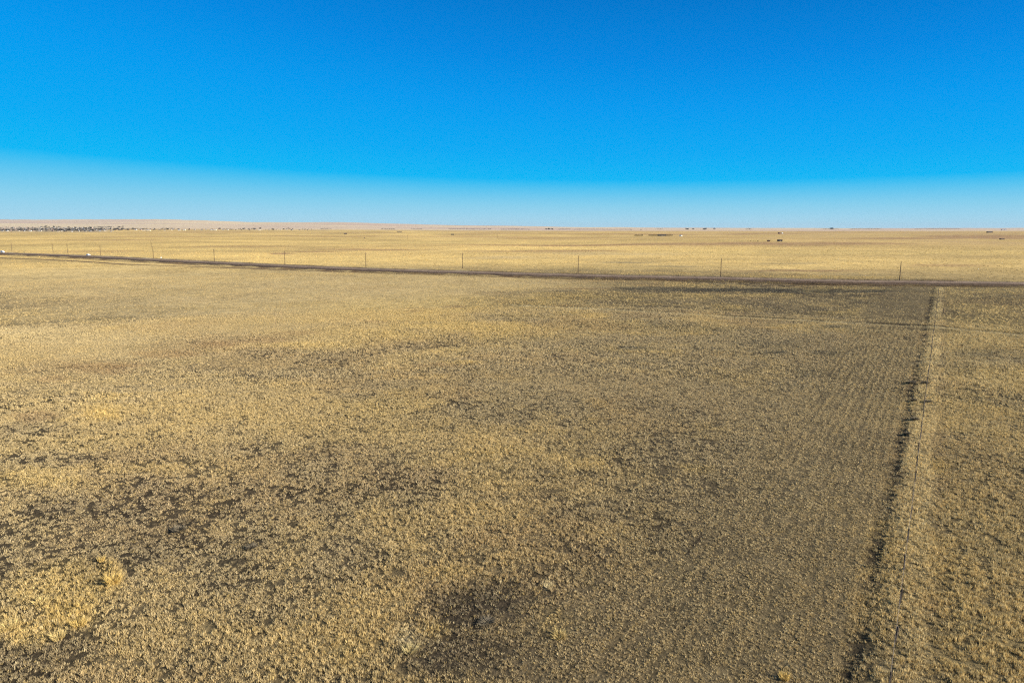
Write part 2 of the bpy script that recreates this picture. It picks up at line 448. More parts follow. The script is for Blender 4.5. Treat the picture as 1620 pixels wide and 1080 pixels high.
# ------------------------------------------------------------------ materials
def mat_ground():
    m = bpy.data.materials.new('prairie_ground')
    m.use_nodes = True
    t = m.node_tree
    L = t.links
    b = t.nodes['Principled BSDF']
    b.inputs['Roughness'].default_value = 1
    b.inputs['Specular IOR Level'].default_value = 0.02
    at = N(t, 'ShaderNodeAttribute', attribute_name='Col')
    geo = N(t, 'ShaderNodeNewGeometry')
    pos = geo.outputs['Position']

    def noise(scale, detail, rough=.6):
        n = N(t, 'ShaderNodeTexNoise')
        n.inputs['Scale'].default_value = scale
        n.inputs['Detail'].default_value = detail
        n.inputs['Roughness'].default_value = rough
        L.new(pos, n.inputs['Vector'])
        return n.outputs['Fac']
    n1 = noise(1.6, 5, .7)
    n2 = noise(.22, 5, .7)
    n3 = noise(.03, 4, .6)
    f1 = N(t, 'ShaderNodeMapRange')
    L.new(n1, f1.inputs[0])
    f1.inputs[1].default_value, f1.inputs[2].default_value, f1.inputs[3].default_value, f1.inputs[4].default_value = .3, .7, .62, 1.36
    f2 = N(t, 'ShaderNodeMapRange')
    L.new(n2, f2.inputs[0])
    f2.inputs[1].default_value, f2.inputs[2].default_value, f2.inputs[3].default_value, f2.inputs[4].default_value = .3, .7, .66, 1.30
    f3 = N(t, 'ShaderNodeMapRange')
    L.new(n3, f3.inputs[0])
    f3.inputs[1].default_value, f3.inputs[2].default_value, f3.inputs[3].default_value, f3.inputs[4].default_value = .3, .7, .86, 1.12
    f = mth(t, 'MULTIPLY', mth(t, 'MULTIPLY', f1.outputs[0], f2.outputs[0]), f3.outputs[0])
    vm = N(t, 'ShaderNodeVectorMath', operation='SCALE')
    L.new(at.outputs['Color'], vm.inputs[0])
    L.new(f, vm.inputs['Scale'])
    L.new(vm.outputs[0], b.inputs['Base Color'])
    bp = N(t, 'ShaderNodeBump')
    bp.inputs['Strength'].default_value = .8
    bp.inputs['Distance'].default_value = .35
    L.new(mth(t, 'ADD', n1, mth(t, 'MULTIPLY', n2, 2.0)), bp.inputs['Height'])
    L.new(bp.outputs[0], b.inputs['Normal'])
    return m


def mat_grass():
    m = bpy.data.materials.new('dry_grass')
    m.use_nodes = True
    t = m.node_tree
    L = t.links
    t.nodes.clear()
    at = N(t, 'ShaderNodeAttribute', attribute_name='Col')
    d = N(t, 'ShaderNodeBsdfDiffuse')
    L.new(at.outputs['Color'], d.inputs[0])
    tr = N(t, 'ShaderNodeBsdfTranslucent')
    L.new(at.outputs['Color'], tr.inputs[0])
    mx = N(t, 'ShaderNodeMixShader')
    mx.inputs[0].default_value = .22
    L.new(d.outputs[0], mx.inputs[1])
    L.new(tr.outputs[0], mx.inputs[2])
    o = N(t, 'ShaderNodeOutputMaterial')
    L.new(mx.outputs[0], o.inputs[0])
    return m


def mat_plain(name, rgb, rough=.8, scale=3.0, amount=.25, metal=0.0):
    m = bpy.data.materials.new(name)
    m.use_nodes = True
    t = m.node_tree
    b = t.nodes['Principled BSDF']
    b.inputs['Roughness'].default_value = rough
    b.inputs['Metallic'].default_value = metal
    b.inputs['Specular IOR Level'].default_value = .25
    tc = N(t, 'ShaderNodeTexCoord')
    n = N(t, 'ShaderNodeTexNoise')
    n.inputs['Scale'].default_value = scale
    n.inputs['Detail'].default_value = 4
    t.links.new(tc.outputs['Object'], n.inputs['Vector'])
    r = N(t, 'ShaderNodeMapRange')
    t.links.new(n.outputs['Fac'], r.inputs[0])
    r.inputs[1].default_value, r.inputs[2].default_value = .3, .7
    r.inputs[3].default_value, r.inputs[4].default_value = 1 - amount, 1 + amount
    v = N(t, 'ShaderNodeVectorMath', operation='SCALE')
    v.inputs[0].default_value = rgb
    t.links.new(r.outputs[0], v.inputs['Scale'])
    t.links.new(v.outputs[0], b.inputs['Base Color'])
    return m


MG, MT = mat_ground(), mat_grass()


def tag(o, label=None, cat=None, group=None, kind=None):
    if label:
        o['label'] = label
    if cat:
        o['category'] = cat
    if group:
        o['group'] = group
    if kind:
        o['kind'] = kind
    return o


def np_mesh(name, verts, faces_flat, nper, mat, cols=None, parent=None, smooth=False):
    """faces_flat: flat vertex indices, nper: vertices per face (int or array)"""
    me = bpy.data.meshes.new(name)
    nv = len(verts)
    me.vertices.add(nv)
    me.vertices.foreach_set('co', np.asarray(verts, np.float32).ravel())
    faces_flat = np.asarray(faces_flat, np.int32)
    me.loops.add(len(faces_flat))
    me.loops.foreach_set('vertex_index', faces_flat)
    if np.isscalar(nper):
        nf = len(faces_flat) // nper
        tot = np.full(nf, nper, np.int32)
    else:
        tot = np.asarray(nper, np.int32)
        nf = len(tot)
    me.polygons.add(nf)
    st = np.zeros(nf, np.int32)
    st[1:] = np.cumsum(tot)[:-1]
    me.polygons.foreach_set('loop_start', st)
    me.polygons.foreach_set('loop_total', tot)
    if smooth:
        me.polygons.foreach_set('use_smooth', np.ones(nf, bool))
    me.update(calc_edges=True)
    if cols is not None:
        a = me.color_attributes.new('Col', 'FLOAT_COLOR', 'POINT')
        rgba = np.ones((nv, 4), np.float32)
        rgba[:, :3] = cols
        a.data.foreach_set('color', rgba.ravel())
    if mat:
        me.materials.append(mat)
    o = bpy.data.objects.new(name, me)
    COL.objects.link(o)
    if parent:
        o.parent = parent
    return o


# ------------------------------------------------------------------ ground: one sheet to the horizon
def build_ground():
    ang = np.concatenate([np.arange(-180, -50, 6.5), np.arange(-50, 50, .15), np.arange(50, 180, 6.5)])
    ang = np.radians(ang)
    rad = np.concatenate([[6.0, 14.0, 22.0], np.geomspace(28, 300, 180, endpoint=False), np.geomspace(300, 1000, 240, endpoint=False), np.geomspace(1000, 34000, 260)])
    A, R = np.meshgrid(ang, rad)
    x, y = (R * np.sin(A)).ravel(), (R * np.cos(A)).ravel()
    z = height(x, y)
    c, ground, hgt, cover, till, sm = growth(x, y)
    na, nr = len(ang), len(rad)
    i = np.arange(nr - 1)[:, None] * na
    j = np.arange(na)[None, :]
    j2 = (j + 1) % na
    f = np.stack([i + j, i + j2, i + na + j2, i + na + j], -1).reshape(-1, 4)[:, ::-1]
    V = np.stack([x, y, z], 1)
    V = np.vstack([V, [[0, 0, 0]]])
    cap = np.stack([np.full(na, nr * na), j2.ravel(), j.ravel()], 1)
    flat = np.concatenate([f.ravel(), cap.ravel()])
    nper = np.concatenate([np.full(len(f), 4), np.full(len(cap), 3)])
    cols = np.vstack([ground, SOIL[None]])
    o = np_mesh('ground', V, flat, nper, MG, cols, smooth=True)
    tag(o, 'dry tan prairie ground reaching from the foreground to the pale hills on the horizon', 'ground', kind='structure')


build_ground()


def build_road():
    pts = np.array(smooth_line(ROAD[::2], 4))
    d = np.gradient(pts, axis=0)
    d /= np.linalg.norm(d, axis=1)[:, None]
    nrm = np.stack([-d[:, 1], d[:, 0]], 1)
    prof = [(-13.0, -.25), (-7.6, .62), (-6.2, .74), (-2.4, .86), (0, .92), (2.4, .86), (6.2, .74), (7.6, .62), (13.0, -.25)]
    V = []
    for k, (o, z) in enumerate(prof):
        wob = .5 * np.sin(np.arange(len(pts)) * 1.7 + k) if k in (0, 1, 7, 8) else 0
        P = pts + nrm * (o + wob)[:, None] if not np.isscalar(wob) else pts + nrm * o
        V.append(np.column_stack([P, np.full(len(pts), z)]))
    V = np.stack(V, 1)
    n, w = len(pts), len(prof)
    a = np.arange(n - 1)[:, None] * w + np.arange(w - 1)[None]
    f = np.stack([a, a + 1, a + w + 1, a + w], -1).reshape(-1, 4)
    if True:
        f = f[:, ::-1]
    cc = np.array([(.11, .078, .050), (.10, .068, .046), (.215, .158, .112), (.145, .102, .072), (.205, .150, .106), (.145, .102, .072), (.215, .158, .112), (.085, .058, .040), (.085, .060, .040)])
    cols = np.tile(cc[None], (n, 1, 1)).reshape(-1, 3)
    o = np_mesh('road', V.reshape(-1, 3), f.ravel(), 4, MG, cols, smooth=True)
    tag(o, 'brown gravel road on a low bank crossing the prairie', 'road', kind='structure')


build_road()


# ------------------------------------------------------------------ grass: short dry clumps, far too many to count
def grass(name, P, hgt, rad, col, nb, width, label, bend=True, lean=.9):
    n = len(P)
    zb = height(P[:, 0], P[:, 1])
    T = np.repeat(np.arange(n), nb)
    m = len(T)
    az = rng.uniform(0, 2 * np.pi, m)
    rr = np.sqrt(rng.uniform(0, 1, m))
    bx = P[T, 0] + np.cos(az) * rr * rad[T] * .55
    by = P[T, 1] + np.sin(az) * rr * rad[T] * .55
    bz = zb[T] - .02
    az2 = az + rng.normal(0, .5, m)
    sp = rad[T] * lean * rng.uniform(.25, 1.0, m) * rr ** .5
    h = hgt[T] * rng.uniform(.55, 1.1, m)
    tx, ty, tz = bx + np.cos(az2) * sp, by + np.sin(az2) * sp, bz + h
    wa = rng.uniform(0, np.pi, m)
    ww = width[T] * rng.uniform(.6, 1.3, m) * .5
    wx, wy = np.cos(wa) * ww, np.sin(wa) * ww
    bc = col[T] * rng.uniform(.82, 1.18, (m, 1))
    if bend:
        mx, my, mz = bx + (tx - bx) * .38, by + (ty - by) * .38, bz + h * .62
        V = np.stack([np.stack([bx - wx, by - wy, bz], 1), np.stack([bx + wx, by + wy, bz], 1),
                      np.stack([mx + wx * .75, my + wy * .75, mz], 1), np.stack([mx - wx * .75, my - wy * .75, mz], 1), np.stack([tx, ty, tz], 1)], 1)
        k = np.arange(m)[:, None] * 5
        f = (k + np.array([0, 1, 2, 0, 2, 3, 3, 2, 4])[None]).ravel()
        cols = np.repeat(bc, 5, 0)
    else:
        V = np.stack([np.stack([bx - wx, by - wy, bz], 1), np.stack([bx + wx, by + wy, bz], 1), np.stack([tx, ty, tz], 1)], 1)
        f = np.arange(m * 3)
        cols = np.repeat(bc, 3, 0)
    o = np_mesh(name, V.reshape(-1, 3), f, 3, MT, cols)
    return tag(o, label, 'grass', kind='stuff')


def scatter(r0, r1, dens, half=44):
    """random points of a sector, dens per square metre"""
    area = math.radians(2 * half) / 2 * (r1 * r1 - r0 * r0)
    n = int(area * dens)
    r = np.sqrt(rng.uniform(r0 * r0, r1 * r1, n))
    a = np.radians(rng.uniform(-half, half, n))
    return np.stack([r * np.sin(a), r * np.cos(a)], 1)


def grow(P, size, wid, nb, name, label, bend, thin=None, hmul=1.0, mat=False):
    r = np.hypot(P[:, 0], P[:, 1])
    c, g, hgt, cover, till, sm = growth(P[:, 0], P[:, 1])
    n = len(P)
    u, v = fence_uv(P[:, 0], P[:, 1])
    row = sstep(.2, .75, .5 + .5 * np.cos(2 * np.pi * (v + .10 * fbm(P[:, 0], P[:, 1], 4, 2, 131)) / 1.2))
    till = till * (.72 + .28 * sstep(50, 85, u) * sstep(300, 220, u))
    clump = fbm(P[:, 0], P[:, 1], size * 2.3, 2, 137)
    drawn = np.clip(till + .55 * sstep(-2, -4, v) * sstep(-24, -14, v) * sstep(60, 90, u), 0, 1)
    clump = lerp(clump, fbm(u * .13, v, size * 2.0, 2, 139) * .7 + .35 * clump, drawn)
    keep = lerp(sstep(-.20, .18, clump + (cover - .46) * .9 + .04), 1, .6 * sm)
    jit = 1 - np.maximum(.65 * sm, .75 * sstep(90, 420, r))
    keep = np.where(till > .3, keep * lerp(1, .15 + 1.1 * row, .75 * till), keep)
    if mat:                                     # low matted growth between the bunches, there nearly everywhere
        clump = lerp(fbm(P[:, 0], P[:, 1], size * 2.0, 2, 151), fbm(u * .16, v, size * 2.0, 2, 152) * .7 + .35 * fbm(P[:, 0], P[:, 1], size * 2.0, 2, 151), drawn)
        keep = sstep(-.30, .10, clump + .10 + .9 * (cover - .45)) * (1 - .6 * sm)
        keep = np.where(till > .3, keep * lerp(1, .2 + .95 * row, .75 * till), keep)
        hgt = hgt * lerp(1, .6 + .7 * row, till)
        c = lerp(c, (GREY * 1.02)[None] * (1 + .2 * fbm(P[:, 0], P[:, 1], 3, 2, 157))[:, None], .2)
        hgt = .55 + .3 * hgt
    dr, _ = polydist(P[:, 0], P[:, 1], ROAD)
    keep = np.where(dr < 9.5, 0, keep)
    if thin is not None:
        keep = keep * thin(r)
    s = rng.uniform(0, 1, n) < keep
    P, c, hgt, till, sm, jit = P[s], c[s], hgt[s], till[s], sm[s], jit[s][:, None]
    n = len(P)
    j = rng.uniform(0, 1, (n, 1))
    c = c * (1 + jit * rng.uniform(-.34, .42, (n, 1)))
    c = np.where(j < .12, lerp(c, (PALE * 1.15)[None], .55 * jit), c)
    c = np.where(j > .93, lerp(c, GOLD[None], .5 * jit), c)
    c = np.where((j > .80) & (j < .86), lerp(c, (DARK * 1.3)[None], .6 * jit), c)
    sz = rng.uniform(.65, 1.35, n)
    h = size * .74 * hmul * hgt * sz
    rad = size * .47 * sz * (1 - .2 * till)
    return grass(name, P, h, rad, c, nb, np.full(n, wid) * sz, label, bend)


grow(scatter(33, 72, 27), .30, .028, 11, 'near_grass', 'short tan and grey bunch grass covering the foreground', True)
grow(scatter(72, 135, 15), .36, .042, 10, 'field_grass', 'tan and grey bunch grass covering the middle of the field', False)
grow(scatter(135, 250, 5.5), .48, .075, 9, 'meadow_grass', 'tan bunch grass in the farther part of the field', False, hmul=.9)
grow(scatter(250, 480, 1.1), .65, .13, 8, 'distant_grass', 'pale bunch grass on both sides of the gravel road', False, hmul=.75)
grow(scatter(480, 1300, .03), 1.3, .7, 4, 'far_grass', 'golden grass clumps on the plain beyond the road', False, hmul=.35)
grow(scatter(33, 76, 30), .26, .036, 8, 'matted_grass', 'low grey tan grass mat between the bunches of the foreground', False, mat=True)
grow(scatter(76, 140, 17), .32, .055, 8, 'matted_field_grass', 'low grey tan grass mat in the middle of the field', False, mat=True)
grow(scatter(140, 260, 5.6), .46, .10, 7, 'matted_meadow_grass', 'low grey tan grass mat in the farther part of the field', False, mat=True)


# ------------------------------------------------------------------ simple mesh parts
class MB:
    def __init__(self):
        self.v, self.f = [], []

    def add(self, v, f):
        o = len(self.v)
        self.v += [tuple(p) for p in v]
        self.f += [tuple(i + o for i in q) for q in f]
        return self

    def box(self, x0, x1, y0, y1, z0, z1, taper=0.0, bevel=0.0):
        t = taper
        if bevel <= 0:
            v = [(x0, y0, z0), (x1, y0, z0), (x1, y1, z0), (x0, y1, z0), (x0 + t, y0 + t, z1), (x1 - t, y0 + t, z1), (x1 - t, y1 - t, z1), (x0 + t, y1 - t, z1)]
            return self.add(v, [(3, 2, 1, 0), (4, 5, 6, 7), (0, 1, 5, 4), (1, 2, 6, 5), (2, 3, 7, 6), (3, 0, 4, 7)])
        b = bevel
        rings = []
        for z, i in ((z0, b), (z0 + b, 0), (z1 - b, t), (z1, t + b)):
            c = b
            rings.append([(x0 + i + c, y0 + i, z), (x1 - i - c, y0 + i, z), (x1 - i, y0 + i + c, z), (x1 - i, y1 - i - c, z),
                          (x1 - i - c, y1 - i, z), (x0 + i + c, y1 - i, z), (x0 + i, y1 - i - c, z), (x0 + i, y0 + i + c, z)])
        v = [p for r in rings for p in r]
        f = [tuple(range(7, -1, -1)), tuple(range(24, 32))]
        for k in range(3):
            for j in range(8):
                f.append((k * 8 + j, k * 8 + (j + 1) % 8, k * 8 + 8 + (j + 1) % 8, k * 8 + 8 + j))
        return self.add(v, f)

    def tube(self, p, q, r0, r1, n=8):
        p, q = np.array(p, float), np.array(q, float)
        d = (q - p) / np.linalg.norm(q - p)
        a = np.cross(d, (0, 0, 1) if abs(d[2]) < .9 else (1, 0, 0))
        a /= np.linalg.norm(a)
        b = np.cross(d, a)
        v = []
        for c, r in ((p, r0), (q, r1)):
            for k in range(n):
                t = 2 * math.pi * k / n
                v.append(c + r * (math.cos(t) * a + math.sin(t) * b))
        f = [(k, (k + 1) % n, n + (k + 1) % n, n + k) for k in range(n)]
        f += [tuple(range(n - 1, -1, -1)), tuple(range(n, 2 * n))]
        return self.add(v, f)

    def build(self, name, mat, parent=None):
        me = bpy.data.meshes.new(name)
        me.from_pydata([tuple(map(float, p)) for p in self.v], [], self.f)
        me.update()
        if mat:
            me.materials.append(mat)
        o = bpy.data.objects.new(name, me)
        COL.objects.link(o)
        if parent:
            o.parent = parent
        return o


def empty(name, loc, rz, label, cat, group=None):
    o = bpy.data.objects.new(name, None)
    o.location = loc
    o.rotation_euler = (0, 0, rz)
    COL.objects.link(o)
    return tag(o, label, cat, group)


def copy_tree(root, loc, rz, label, scale=None, group=None):
    r = root.copy()
    COL.objects.link(r)
    r.location = loc
    r.rotation_euler = (0, 0, rz)
    if scale is not None:
        r.scale = scale
    r['label'] = label
    if group:
        r['group'] = group
    for ch in list(root.children):
        c = ch.copy()
        COL.objects.link(c)
        c.parent = r
        for g in list(ch.children):
            d = g.copy()
            COL.objects.link(d)
            d.parent = c
    return r


def zat(x, y):
    return float(height(np.array([x]), np.array([y]))[0])


M_POLE = mat_plain('weathered_pole_wood', (.075, .05, .032), .9, 2.0, .3)
M_STEEL = mat_plain('rusty_post_steel', (.075, .056, .042), .8, 6.0, .3)
M_WIRE = mat_plain('dull_wire', (.12, .10, .085), .8, 6.0, .2)
M_CER = mat_plain('glazed_insulator', (.16, .10, .07), .4, 4.0, .1)
M_WHITE = mat_plain('white_vehicle_paint', (.80, .80, .79), .35, 1.0, .03)
M_GLASS = mat_plain('dark_window_glass', (.03, .035, .04), .15, 1.0, .1)
M_TYRE = mat_plain('tyre_rubber', (.03, .03, .03), .9, 5.0, .2)
M_RIM = mat_plain('wheel_steel', (.35, .35, .36), .4, 5.0, .1)
M_POST = mat_plain('pale_post_wood', (.22, .15, .085), .9, 3.0, .25)
M_SIGN = mat_plain('white_sign_sheet', (.78, .78, .76), .6, 3.0, .04)


# ------------------------------------------------------------------ power poles along the far side of the road
def power_poles():
    px = [(1423, 444, 'the nearest the fence, tallest in the photo'), (1140, 437, ''), (914.7, 431.5, ''), (732, 424.5, ''), (579, 423, ''), (451, 420, ''),
          (339.5, 415, ''), (243, 408, ''), (159.5, 404, ''), (107, 399, ''), (84, 398.5, ''), (19, 397.5, '')]
    labels = ['dark wooden power pole beyond the road, rightmost and tallest, next to the fence end',
              'dark wooden power pole beyond the road, first one left of the fence end pole',
              'wooden power pole standing beyond the road near the middle of the photo',
              'wooden power pole beyond the road, just left of the middle of the photo',
              'wooden power pole beyond the road, below the small dark shed on the plain',
              'thin wooden power pole beyond the road, beside the long rusty patch of grass',
              'thin wooden power pole beyond the road, between the white sign and the rusty grass patch',
              'thin wooden power pole standing right beside the small white road sign',
              'thin wooden power pole just right of the white pickup on the road',
              'faint wooden power pole just left of the white pickup on the road',
              'faint wooden power pole with pale top, second one left of the white pickup',
              'faint wooden power pole at the far left end of the pole line']
    xy = [G(a, b) for a, b, _ in px]
    root = None
    for k, (x, y) in enumerate(xy):
        j = min(k + 1, len(xy) - 1)
        i = max(j - 1, 0)
        rz = math.atan2(xy[j][1] - xy[i][1], xy[j][0] - xy[i][0])
        loc = (x, y, zat(x, y) - .2)
        if root is None:
            root = empty('power_pole', loc, rz, labels[k], 'power pole', 'power poles along the gravel road')
            MB().tube((0, 0, -1), (0, 0, 11.6), .25, .17, 10).build('pole', M_POLE, root)
            MB().box(-.07, .07, -.75, .75, 10.9, 11.05).build('crossarm', M_POLE, root)
            for s in (-.65, .65):
                MB().tube((0, s, 11.05), (0, s, 11.28), .05, .07, 8).tube((0, s, 11.28), (0, s, 11.36), .07, .03, 8).build('insulator', M_CER, root)
            MB().tube((0, 0, 11.6), (0, 0, 11.95), .05, .07, 8).build('top_insulator', M_CER, root)
        else:
            copy_tree(root, loc, rz, labels[k])
    far = [(645, 378.6, 'tiny far off power pole on the golden plain, left of the photo middle'), (787, 376.8, 'tiny far off power pole on the golden plain below the long dark tree belt'),
           (239.5, 391.5, 'tiny far off power pole on the plain straight behind the white road sign')]
    for a, b, l in far:
        x, y, z = hit(a, b)
        copy_tree(root, (x, y, z - .2), .6, l, None, 'far power poles out on the plain')


power_poles()


# ------------------------------------------------------------------ wire fence
def wire_fence():
    n = 61
    L = 375.0
    p0 = FA
    root = empty('wire_fence', (p0[0], p0[1], 0), math.atan2(FD[1], FD[0]), 'barbed wire fence on thin dark posts running from the bottom right up to the road', 'fence')
    us = np.linspace(0, L, n) + rng.uniform(-.6, .6, n)
    P = FA[None] + FD[None] * us[:, None]
    zs = height(P[:, 0], P[:, 1])
    base = None
    for k in range(n):
        lean = rng.normal(0, .04)
        if base is None:
            m = MB().tube((0, 0, -.2), (.0, 0, 1.42), .032, .028, 6).box(-.04, .04, -.015, .015, .0, 1.36)
            base = m.build('post', M_STEEL, root)
            o = base
        else:
            o = base.copy()
            COL.objects.link(o)
            o.parent = root
        o.location = (us[k], 0, zs[k])
        o.rotation_euler = (lean, rng.normal(0, .03), rng.uniform(0, 3))
        if k % 12 == 0:
            o.scale = (1.8, 1.8, 1.06)
    for h in (.38, .70, 1.0, 1.28):
        m = MB()
        for k in range(n - 1):
            mid = ((us[k] + us[k + 1]) / 2, .0, (zs[k] + zs[k + 1]) / 2 + h - .03)
            m.tube((us[k], 0, zs[k] + h), mid, .004, .004, 4)
            m.tube(mid, (us[k + 1], 0, zs[k + 1] + h), .004, .004, 4)
        m.build('wire', M_WIRE, root)


wire_fence()


def marker_posts():
    for (a, b, h, r, l) in [(436, 513, 4.2, .06, 'thin weathered marker post in the smooth grass, the shorter of the pair'),
                            (445.5, 507, 7.2, .055, 'thin weathered marker post in the smooth grass, the taller of the pair')]:
        x, y = G(a, b)
        t = empty('marker_post', (x, y, zat(x, y) - .2), 0, l, 'post', 'thin marker posts in the smooth grass')
        MB().tube((0, 0, -.3), (0, 0, h), r, r * .8, 8).build('post', M_POST, t)
        MB().tube((0, 0, h), (0, 0, h + .12), r * 1.3, r * .9, 8).build('post_cap', M_POST, t)
    x, y = G(1492, 495.5)
    t = empty('gate_post', (x, y, zat(x, y) - .1), 0, 'short stout wooden post standing right of the fence near the pale swale track', 'post')
    MB().tube((0, 0, -.3), (0, 0, 2.2), .10, .09, 8).build('post', M_POLE, t)
    MB().tube((0, .0, 1.9), (.75, .5, -.1), .05, .05, 6).build('brace', M_POLE, t)
    x, y = G(255, 409)
    t = empty('road_sign', (x, y, zat(x, y)), math.radians(20), 'small white road sign on a post beyond the road, left part of the photo', 'sign')
    MB().tube((0, .04, -.3), (0, .04, 2.2), .04, .04, 8).build('post', M_STEEL, t)
    MB().box(-.42, .42, -.02, .02, 1.2, 2.1, bevel=.012).build('panel', M_SIGN, t)


marker_posts()


# ------------------------------------------------------------------ vehicles on the road
def wheels(t, xs, hw, r):
    for x in xs:
        for s in (-1, 1):
            o = MB().tube((x, s * (hw - .24), r), (x, s * hw, r), r, r, 16).build('wheel', M_TYRE, t)
            MB().tube((x, s * (hw - .02), r), (x, s * (hw + .015), r), r * .58, r * .5, 12).build('rim', M_RIM, o)


def road_z(x, y):
    return .84


def pickup(x, y, rz):
    t = empty('pickup_truck', (x, y, road_z(x, y)), rz, 'white pickup truck driving on the gravel road in the left of the photo', 'pickup')
    m = MB()
    m.box(-2.75, 2.75, -.97, .97, .52, 1.18, .05, .07)
    m.box(-2.70, -2.62, -.94, .94, 1.18, 1.5).box(-2.62, -.75, -.96, -.84, 1.18, 1.5).box(-2.62, -.75, .84, .96, 1.18, 1.5)
    m.build('body', M_WHITE, t)
    MB().box(-.75, 1.25, -.90, .90, 1.18, 1.95, .16, .06).build('cab', M_WHITE, t)
    MB().box(-.55, 1.0, -.905, .905, 1.28, 1.72, .08).build('side_window', M_GLASS, t)
    v = [(1.24, -.74, 1.25), (1.24, .74, 1.25), (1.12, .68, 1.80), (1.12, -.68, 1.80), (1.29, -.74, 1.25), (1.29, .74, 1.25), (1.17, .68, 1.80), (1.17, -.68, 1.80)]
    MB().add(v, [(0, 3, 2, 1), (4, 5, 6, 7), (0, 1, 5, 4), (1, 2, 6, 5), (2, 3, 7, 6), (3, 0, 4, 7)]).build('windscreen', M_GLASS, t)
    MB().box(2.72, 2.82, -.9, .9, .5, .72, 0, .02).build('bumper', M_RIM, t)
    wheels(t, (-1.75, 1.75), .98, .40)


def van(x, y, rz):
    t = empty('delivery_van', (x, y, road_z(x, y)), rz, 'white van on the gravel road cut off by the left edge of the photo', 'van')
    m = MB().box(-2.7, 1.7, -.98, .98, .45, 2.35, .06, .1)
    m.box(1.68, 2.7, -.94, .94, .45, 1.25, .05, .08)
    m.build('body', M_WHITE, t)
    v = [(1.66, -.80, 1.28), (1.66, .80, 1.28), (1.66, .76, 2.1), (1.66, -.76, 2.1), (2.30, -.80, 1.28), (2.30, .80, 1.28), (1.78, .76, 2.1), (1.78, -.76, 2.1)]
    MB().add(v, [(0, 3, 2, 1), (4, 5, 6, 7), (0, 1, 5, 4), (1, 2, 6, 5), (2, 3, 7, 6), (3, 0, 4, 7)]).build('windscreen', M_GLASS, t)
    for s in (-1, 1):
        MB().box(.7, 1.5, s * .965 - .012, s * .965 + .012, 1.4, 2.0).build('side_window', M_GLASS, t)
    wheels(t, (-1.6, 1.75), .99, .36)


def road_point(px):
    """point of the road line seen at a photo column"""
    a = (px - 810) / F
    P = np.array(ROAD)
    g = P[:, 0] / P[:, 1] - a * math.cos(PITCH)
    for i in range(len(P) - 1):
        if g[i] * g[i + 1] <= 0:
            t = g[i] / (g[i] - g[i + 1])
            q = P[i] + (P[i + 1] - P[i]) * t
            return q, math.atan2(*(P[i] - P[i + 1])[::-1])
    return P[0], 0


q, a = road_point(131)
pickup(q[0] + 1.4, q[1] + 2.2, a)
q, a = road_point(-4)
van(q[0] + 1.0, q[1] + 2.0, a)


# ------------------------------------------------------------------ weeds and tall bunch grass standing apart
def tangle(name, px, py, r, h, col, n, label, cat, group, wid=.02, fine=True, spread=1.0, upright=.5):
    x, y = G(px, py)
    z = zat(x, y)
    V, C = [], []
    col = np.array(col)
    for i in range(n):
        az = rng.uniform(0, 2 * math.pi)
        q = math.sqrt(rng.uniform(0, 1)) * .55 * r
        b = np.array([math.cos(az) * q, math.sin(az) * q, -.03])
        if not fine:
            b[2] = rng.uniform(0, .55) * h
            b[:2] *= rng.uniform(.3, 1.3)
        az += rng.normal(0, .7)
        k = rng.uniform(.4, 1.05)
        tip = b + np.array([math.cos(az) * r * spread * k * (1 - upright * rng.uniform(0, 1)), math.sin(az) * r * spread * k * (1 - upright * rng.uniform(0, 1)), h * k * rng.uniform(.45, 1)])
        if not fine:
            tip = b + (tip - b) * .6
        w = rng.uniform(0, math.pi)
        e = np.array([math.cos(w), math.sin(w), 0]) * wid * rng.uniform(.6, 1.4)
        m = b + (tip - b) * .5 + np.array([0, 0, h * .08])
        V += [b - e, b + e, m + e * .8, m - e * .8, tip]
        C += [col * rng.uniform(.7, 1.3)] * 5
    k = np.arange(n)[:, None] * 5
    f = (k + np.array([0, 1, 2, 0, 2, 3, 3, 2, 4])[None]).ravel()
    o = np_mesh(name, np.array(V), f, 3, MT, np.array(C))
    o.location = (x, y, z)
    return tag(o, label, cat, group)


BUSHES = [(1441, 606, 1.25, 1.0, 'dark tangled weed bush left of the fence strip, the biggest of its cluster'),
          (1463, 608, 1.05, .9, 'dark ring shaped weed bush on the fence line beside the biggest bush'),
          (1446, 634, .8, .6, 'low dark weed bush on the left side of the fence strip below the biggest bush'),
          (1468, 637, .9, .55, 'flat dark weed bush lying across the fence line'),
          (1447, 667, .7, .6, 'small dark weed bush below the flat bush, left of the fence'),
          (1436, 690, .6, .5, 'smallest dark weed bush at the furrow, lowest of the fence cluster')]
for (a, b, r, h, l) in BUSHES:
    tangle('weed_bush', a, b, r, h * .85, (.17, .14, .095), 420, l, 'bush', 'dark weed bushes on the fence line', .035, False, 1.0, .4)
for (a, b, r, h, l) in [(284, 838, .95, .55, 'dark low shrub in the left foreground, upper right of the golden bunch grass'),
                        (398, 868, .75, .45, 'dark low shrub in the foreground, right of the other dark shrub'),
                        (770, 985, .9, .32, 'dark low shrub in the bottom middle of the photo, spreading and flat')]:
    tangle('low_shrub', a, b, r, h, (.17, .14, .095), 330, l, 'shrub', 'dark low shrubs in the foreground', .03, False, 1.0, .4)
AMB, GLD, PAL = (.58, .41, .14), (.57, .43, .18), (.60, .49, .27)
